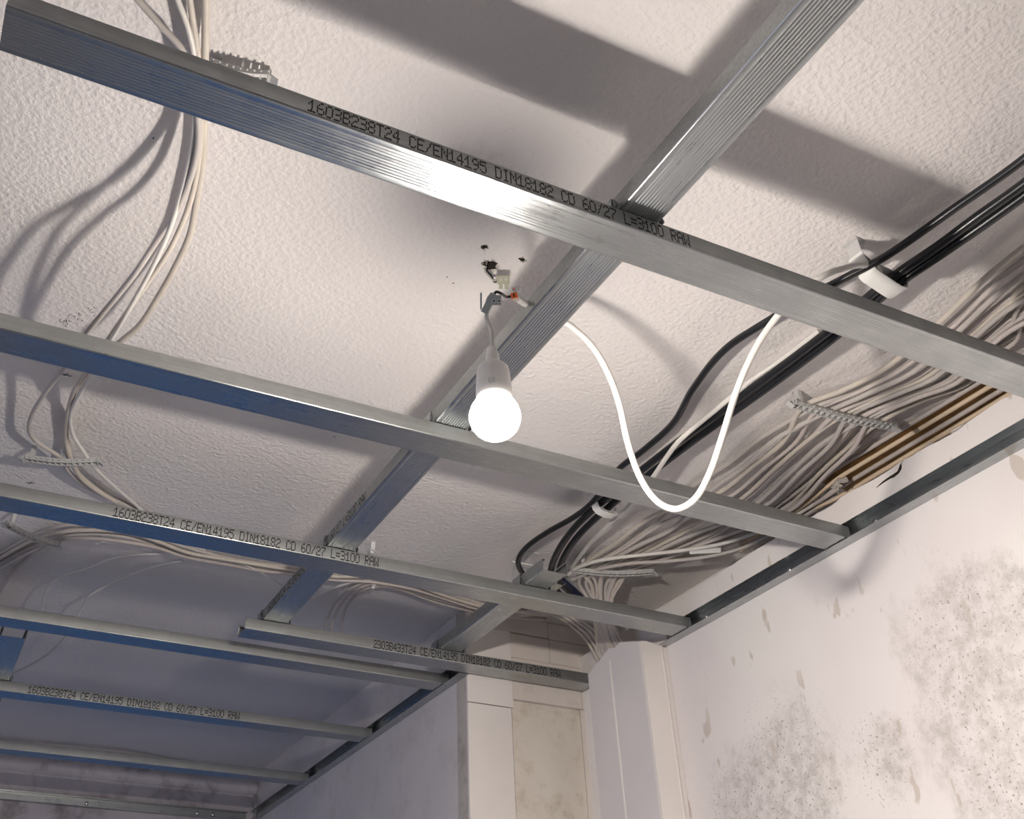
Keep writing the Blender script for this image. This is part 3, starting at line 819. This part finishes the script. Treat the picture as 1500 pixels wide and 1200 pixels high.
cable([(276,-14,1038),(284,40,1034),(291,90,1028),(294,172,1018),(293,213,1012),(284,275,1000),(268,325,985),(245,372,965),(212,420,955),(150,510,960),(112,565,1000),(98,610,1044),(96,655,1036),(112,690,1032),(150,722,1042),(205,755,1043)], 4.0, 'cable_beige', 'beige cable between the white and the thick one in the left bundle', GL)
rail_clip(38, 671, 1020, 142, 676, 'grey comb holder on the left ceiling between the second and third profile', n=12)
rail_clip(10, 768, 1010, 84, 798, 'grey comb holder at the left edge below the middle printed profile', n=10)
rail_clip(312, 95, 1041, 392, 112, 'pale comb holder peeping out behind the nearest profile', n=8)

GB = 'cable bundle along the ceiling behind the middle profile'
offs = [(-12, 'cable_grey', 4.2, 'topmost grey cable of the sagging bundle behind the middle profile'), (-5, 'cable_beige', 4.6, 'second cable from above in the bundle behind the middle profile'), (2, 'cable_grey', 4.6, 'third cable from above in the bundle behind the middle profile'), (8, 'cable_pink', 4.2, 'lowest cable of the bundle behind the middle profile')]
base = [(-30,842),(20,812),(58,794),(95,783),(140,781),(190,786),(230,797),(275,812),(330,822),(385,832),(430,838),(490,846),(548,848),(600,858),(650,874),(705,890),(760,900),(800,905)]
for i, (d, mm, rad, lb) in enumerate(offs):
    pts = []
    for k, (x, y_) in enumerate(base):
        w = 1.0 if k < 6 else (0.75 if k < 8 else 0.5)
        pts.append((x+ (d*0.2 if k < 3 else 0), y_ + d*w + 1.2*math.sin(k*1.7+i*2), 1038 - (6 if i % 2 else 0) - (10 if 3 <= k <= 5 else 0)))
    cable(pts, rad, mm, lb, GB)
cable([(-20,905,1040),(5,858,1040),(25,832,1038),(58,803,1032),(72,792,1028),(120,772,1036),(200,778,1042),(300,806,1042)], 4.6, 'cable_grey', 'dark-looking cable bending down to the left picture edge under the comb holder', GB)
GT = 'thin white wires dangling at the lower left'
cable([(60,899,1000),(67,868,1015),(76,854,1020),(96,842,1025),(130,832,1035),(160,820,1040),(190,814,1043),(240,811,1044)], 3.2, 'cable_white', 'thin white wire with an S bend dangling above the dim profile', GT)
cable([(-20,1003,985),(20,986,980),(52,970,975),(78,952,965),(98,930,965),(113,905,985),(122,888,1000),(133,872,1010),(160,857,1022),(200,839,1035),(235,828,1042),(268,822,1044)], 3.2, 'cable_white', 'thin white wire running down to the left edge behind the dim profiles', GT)
cable([(300,815,1040),(345,823,1036),(380,838,1030),(414,858,1020),(440,872,1010)], 2.2, 'cable_white', 'thin pale wire leaving the bundle towards the long carrier', GT)
small_clip(143, 793, 1034, R(80), 'clear plastic cable clip holding the bundle below the middle printed profile')
small_clip(547, 857, 1032, R(80), 'clear plastic cable clip right of the long carrier')
small_clip(545, 805, 1036, R(80), 'clear plastic clip peeping over the middle printed profile')
small_clip(305/400*137, 1100, 1036, R(80), 'small clip on the cable along the far ceiling')
GA = 'cables arching from the clip right of the carrier'
cable([(474,935,985),(478,912,1000),(490,885,1018),(512,864,1030),(542,852,1034),(580,858,1036),(640,878,1036),(700,893,1036)], 3.6, 'cable_grey', 'outermost cable arching down left of the clip behind the middle profile', GA)
cable([(484,935,985),(487,912,1000),(497,890,1018),(516,869,1030),(543,856,1034),(585,863,1036),(640,883,1036),(705,899,1036)], 3.6, 'cable_pink', 'middle cable arching down left of the clip behind the middle profile', GA)
cable([(500,935,985),(501,912,1000),(508,888,1018),(524,870,1030),(545,860,1034),(575,860,1036),(630,874,1036),(690,887,1036)], 3.6, 'cable_grey', 'innermost cable arching down left of the clip behind the middle profile', GA)
cable([(430,886,1024),(465,872,1028),(505,856,1033),(542,849,1036),(600,856,1038),(660,872,1038)], 3.6, 'cable_white', 'pale cable running from the long carrier up to the clip', GA)
GF = 'dim cables along the far ceiling'
cable([(-20,1083,1035),(60,1090,1038),(125,1096,1036),(190,1103,1038),(260,1114,1044),(330,1122,1045)], 5, 'cable_grey', 'dim cable along the far ceiling behind the rear profile', GF)
cable([(-20,1118,1010),(20,1124,1012),(45,1118,1020),(66,1112,1035),(85,1106,1044)], 3, 'cable_white', 'pale cable bowing at the far left under the rear profile', GF)
cable([(180,1122,1040),(200,1132,1018),(225,1137,1015),(250,1133,1030),(262,1128,1042)], 2.6, 'cable_grey', 'pale wire hanging in a small bow before the far wall', GF)
cable([(345,1140,1044),(362,1144,1040),(370,1156,1000),(374,1172,940),(375,1190,890),(375,1215,800)], 4.5, 'cable_grey', 'grey cable bending down the far corner beside the wall channel', GF)

# black power cables and the clamps that carry them
GK = 'black power cables along the right'
cable([(1560,178,1000),(1500,233,1000),(1400,304,1000),(1300,374,1000),(1240,406,1000),(1190,432,1000),(1130,467,1003),(1062,512,1010),(1015,570,1018),(986,620,1022),(942,660,1020),(908,686,1015),(868,736,1006),(840,758,1008),(800,781,1012),(770,803,1014),(759,822,1012),(766,840,1008),(785,855,1004)], 6.3, 'cable_black', 'thinner black power cable on its own, left of the double run', GK, 'power_cable', 12)
for s, lb in ((-1, 'thick black power cable of the double run, upper one'), (1, 'thick black power cable of the double run, lower one')):
    q = 6
    P = [(1560,232),(1500,278),(1430,328),(1380,364),(1310,412),(1262,452),(1215,492),(1130,556),(1060,606),(1000,650),(935,700),(880,745),(848,775),(825,806),(813,835),(815,855),(830,872)]
    pts = []
    for k, (x, y_) in enumerate(P):
        a_ = Vector(P[max(k-1,0)]); b_ = Vector(P[min(k+1,len(P)-1)]); d = (b_-a_).normalized(); nx, ny = d.y, -d.x
        qq = q*(1.15 if k < 3 else 1.0)
        pts.append((x-nx*s*qq, y_-ny*s*qq, 1000 + (8 if 6 < k < 11 else 0) + s*2))
    cable(pts, 7.6, 'cable_black', lb, GK, 'power_cable', 12)
cable([(1200,485,1035),(1145,527,1030),(1100,558,1020),(1049,600,1005),(1015,628,990),(993,648,982),(975,672,980),(956,700,982),(925,738,995),(884,776,1015),(858,804,1028),(838,832,1032)], 4.8, 'cable_white', 'white cable lying along the black power cables between the two profiles')

def clamp_frame(px, py, px2, py2, z):
    c = W(*at(px, py, z)); d = W(*at(px2, py2, z)) - c; d.z = 0; d.normalize()
    return c, d, UPZ.cross(d)
# clamp near the nearest profile: band folded round the cables, hook at the thin one
c, d, u = clamp_frame(1290, 405, 1380, 340, 1000)
t = tag(empty('cable_clamp', c), 'white plastic clamp gripping the black cables behind the nearest profile', 'cable clamp', 'clamps of the black cables'); inv = Matrix.Translation(c).inverted()
if u.x < 0: u = -u
for nm, sec, w_, mm in (('clamp_band', [(-32, -4), (-28, -9), (-18, -12), (-4, -15), (10, -19), (22, -21), (34, -18), (38, -11), (39, -7)], 30, 'clamp_white'),
                        ('clamp_hook', [(-46, 22), (-44, 10), (-38, 0), (-30, -6), (-22, -4), (-22, 6), (-26, 12)], 26, 'clamp_white'),
                        ('clamp_back', [(-44, 49), (-44, 20), (-20, 12), (10, 12), (30, 10), (40, -6)], 22, 'clip_grey'),
                        ('fixing_plate', [(-50, 49.5), (-30, 49.5)], 26, 'clip_grey')):
    o = strap(nm, sec, c, u, d, w_, 1.6, mm, t); o.matrix_parent_inverse = inv
# clamp under the second profile
c, d, u = clamp_frame(884, 742, 960, 690, 1000)
t = tag(empty('cable_clamp', c), 'white clamp with a dark slot under the profile behind the bulb', 'cable clamp', 'clamps of the black cables'); inv = Matrix.Translation(c).inverted()
if u.x < 0: u = -u
for nm, sec, w_, mm in (('clamp_band', [(-26, 24), (-24, 6), (-20, -8), (-12, -15), (2, -18), (18, -18), (28, -14)], 20, 'clamp_white'),
                        ('clamp_band', [(-18, 22), (-16, 4), (-10, -5), (4, -9), (22, -9), (30, -6), (31, 4)], 8, 'clamp_white'),
                        ('clamp_back', [(-24, 49), (-24, 24), (20, 22), (30, 8)], 20, 'clip_grey')):
    o = strap(nm, sec, c, u, d, w_, 1.6, mm, t); o.matrix_parent_inverse = inv
# clamp / bent sheet at the middle profile
c, d, u = clamp_frame(800, 850, 860, 800, 990)
t = tag(empty('sheet_bracket', c), 'bent grey sheet bracket behind the middle profile where the black cables end', 'bracket'); inv = Matrix.Translation(c).inverted()
if u.x < 0: u = -u
for nm, sec, w_, mm in (('bracket_plate', [(-40, 12), (-28, 4), (-24, -8), (0, -12), (34, -14), (44, -6)], 34, 'galvanised_x'),
                        ('bracket_flange', [(-30, 34), (-26, 8), (-24, -4)], 30, 'galvanised_x'),
                        ('fixing_plate', [(-58, 59), (-20, 59)], 30, 'clip_clear')):
    o = strap(nm, sec, c, u, d, w_, 1.2, mm, t); o.matrix_parent_inverse = inv
# square wire frame hanging beside it
fc = [(749, 852), (752, 823), (784, 829), (781, 858)]
path = [W(*at(x, y_, 1025)) for x, y_ in fc]
bm = bmesh.new()
for a_, b_ in zip(path, path[1:]+path[:1]): tube(bm, [a_, b_], 0.0022, 6)
tag(from_bm('mounting_frame', bm, 'clip_clear'), 'thin square plastic frame left of the bent sheet bracket', 'frame')

# the fan of cables along the right wall
GR = 'grey cables fanned out along the right ceiling edge'
rn = random.Random(21)
NF = 11
order = list(range(NF)); order2 = order[:]
order2 = [2, 0, 3, 1, 5, 4, 7, 8, 6, 10, 9]
mats = ['cable_beige', 'cable_grey', 'cable_pink', 'cable_grey', 'cable_pink']
ordw = ['first', 'second', 'third', 'fourth', 'fifth', 'sixth', 'seventh', 'eighth', 'ninth', 'tenth', 'eleventh', 'twelfth', 'thirteenth', 'fourteenth', 'fifteenth']
L_ = lambda a, b, s: a+(b-a)*s
for i in range(NF):
    s = i/(NF-1); s2 = order2[i]/(NF-1); j = lambda a: rn.uniform(-a, a)*0.6; dz_ = (-8, 5, 0)[i % 3]; s_ = s; s = s + rn.uniform(-0.035, 0.035); s2 = s2 + rn.uniform(-0.05, 0.05)
    zc = lambda v: v + dz_
    pts = [(1585, L_(300, 470, s)+j(6), zc(1030)), (L_(1450, 1515, s), L_(405, 478, s)+j(4), zc(1032)), (L_(1385, 1462, s), L_(468, 512, s)+j(3), zc(1034)),
           (L_(1305, 1418, s), L_(535, 562, s)+j(3), zc(1034)), (L_(1240, 1350, s), L_(571, 588, s), zc(1030)), (L_(1178, 1290, s), L_(597, 619, s), 1026),
           (L_(1120, 1256, s2), L_(640, 655, s2)+j(3), zc(1028)), (L_(1070, 1215, s2), L_(680, 697, s2)+j(4), zc(1034)), (L_(1018, 1160, s2), L_(716, 752, s2)+j(3), zc(1036)),
           (L_(960, 1050, s), L_(758, 800, s)+j(5), zc(1034)), (L_(905, 985, s), L_(797, 820, s)+j(3), zc(1028)), (L_(852, 925, s), L_(834, 838, s), 1018),
           (L_(850, 914, s2), L_(853, 850, s2), 1008), (L_(860, 902, s2), L_(872, 868, s2), 990), (L_(868, 896, s), L_(892, 886, s), 970), (L_(873, 897, s), L_(915, 908, s), 950), ('w', L_(1449, 1456, s), L_(2100, 2010, s), 912), ('w', L_(1468, 1478, s), L_(2098, 2015, s), 870), ('w', 1474+j(6), L_(2095, 2025, s), 760)]
    cable(pts, rn.choice((4.0, 4.5, 5.0)), mats[i % 5], ordw[i]+' cable from the left in the comb holder on the right ceiling', GR, n=6)
rail_clip(1162, 591, 1018, 1308, 625, 'long grey comb holder spreading the cable fan on the right ceiling', n=18)
rail_clip(846, 836, 1008, 955, 838, 'grey comb holder gathering the cables behind the middle profile end', n=14)
# more cables above the nearest profile at the right edge
for i, (a_, b_, lb) in enumerate(((418, 492, 'upper loose cable at the right edge above the nearest profile'), (440, 503, 'middle loose cable at the right edge above the nearest profile'), (462, 512, 'lower loose cable at the right edge above the nearest profile'))):
    cable([(1590, a_-52, 1028), (1500, a_, 1032), (1460+i*14, b_-20+i*4, 1036), (1400+i*16, b_+22, 1040), (1330+i*20, 560+i*8, 1042), (1290+i*12, 585+i*9, 1040), (1230+i*10, 650+i*6, 1040), (1180+i*8, 700+i*5, 1042), (1120+i*8, 745+i*4, 1043)], 4.2, mats[i], lb, 'loose cables at the right edge')
# twin cables with a white marker sleeve
GM = 'twin cables curving to the marker sleeve'
cable([(832,842,1010),(850,830,1010),(885,820,1006),(960,811,1004),(1010,805,1006),(1060,796,1010),(1110,780,1018),(1160,758,1028),(1200,733,1036),(1222,716,1040)], 4.3, 'cable_white', 'upper of two pale cables curving to the white marker sleeve', GM)
cable([(838,850,1010),(870,836,1008),(920,826,1003),(980,822,1000),(1040,815,1000),(1090,802,1004),(1140,778,1016),(1185,752,1030),(1225,725,1040)], 4.3, 'cable_grey', 'lower of two pale cables curving past the white marker sleeve', GM)
p, q = W(*at(1010, 808, 1003)), W(*at(1056, 806, 1005)); dd = (q-p).normalized(); vv = (dd.cross(vz)).normalized()
bm = bmesh.new(); obox(bm, (p+q)/2, dd, vv, vz, (q-p).length, 0.012, 0.003, 0.0008); bmesh.ops.recalc_face_normals(bm, faces=bm.faces)
tag(from_bm('marker_sleeve', bm, 'clamp_white'), 'white rectangular marker sleeve on the twin cables', 'cable label')
# pale old cables lying in the brown slot beside the right wall
a_, b_ = at(1222, 712, HC-3), at(1570, 500, HC-3)
bm = bmesh.new(); dd = (b_-a_); dd.z = 0; l = dd.length; dd.normalize(); nn = Vector((0,0,1)).cross(dd)
obox(bm, W(*((a_+b_)/2)), dd, nn, UPZ, l/1000, 0.078, 0.004); bmesh.ops.recalc_face_normals(bm, faces=bm.faces)
tag(from_bm('wooden_strip', bm, 'wood_brown'), 'brown wooden strip behind the pale old cables by the right wall', 'wooden strip')
GO = 'pale old cables on the brown strip'
for i, (o_, lb) in enumerate(((-20, 'old pale cable on the brown strip, outermost towards the room'), (-7, 'old pale cable on the brown strip, second from the room side'), (6, 'old pale cable on the brown strip, third from the room side'), (17, 'old pale cable on the brown strip, nearest the right wall'))):
    f = lambda x, y_, z: (x+o_*0.55, y_+o_*0.85, z)
    cable([f(1590, 488, 1038), f(1480, 556, 1039), f(1400, 605, 1039), f(1320, 653, 1039), f(1262, 688, 1038), f(1228, 709, 1036), (1190+o_*0.5, 736+o_*0.4, 1034), (1140, 768+o_*0.4, 1036), (1085, 800+o_*0.4, 1040)], 4.6, 'cable_old' if i % 2 else 'cable_pink', lb, GO)
kc = W(*at(1232, 704, 1026))
kn = tag(empty('cable_knot', kc), 'clump of brown clamps where the old cables meet', 'cable clamp'); inv = Matrix.Translation(kc).inverted()
for k, (ox, oy, sz) in enumerate(((0, 0, 14), (-10, 6, 11), (9, -2, 11), (-4, 10, 9), (-15, 14, 9))):
    bm = bmesh.new(); ux = (vx*math.cos(k)+vy*math.sin(k)); obox(bm, kc+vx*ox/1000-vy*oy/1000, ux, vz.cross(ux), vz, sz/1000, sz*0.7/1000, 0.012, 0.0015); bmesh.ops.recalc_face_normals(bm, faces=bm.faces)
    o = from_bm('clamp_piece', bm, 'cable_beige' if k % 2 else 'corner_raw', kn); o.matrix_parent_inverse = inv
# cables dropping into the casing, dark blue tube in place of shaded metal mirroring blue
GD = 'cables dropping into the casing'
for i, lb in enumerate(('leftmost cable swooping into the top of the pipe casing', 'second cable swooping into the pipe casing', 'third cable swooping into the pipe casing', 'fourth cable swooping into the pipe casing', 'rightmost cable swooping into the pipe casing')):
    cable([(745+i*6, 905-i*2, 1036), (790+i*5, 900-i*2, 1030), (815+i*5, 903-i*2, 1015), (838+i*5, 918-i*3, 982), (858+i*5, 937-i*4, 945), ('w', 1449+i*2, 2120-i*12, 908), ('w', 1466, 2116-i*10, 868), ('w', 1472, 2116-i*8, 780)], 3.9, mats[(i*2) % 5], lb, GD)
tag(tube_obj('blue_stub', spline([W(*at(822, 852, 1025)), W(*at(838, 866, 1020)), W(*at(856, 884, 1005)), W(*at(872, 905, 960))], 8), 0.012, 'dark_blue', None, 14), 'dark blue stub in place of shaded metal behind the cables at the middle profile', 'stub')
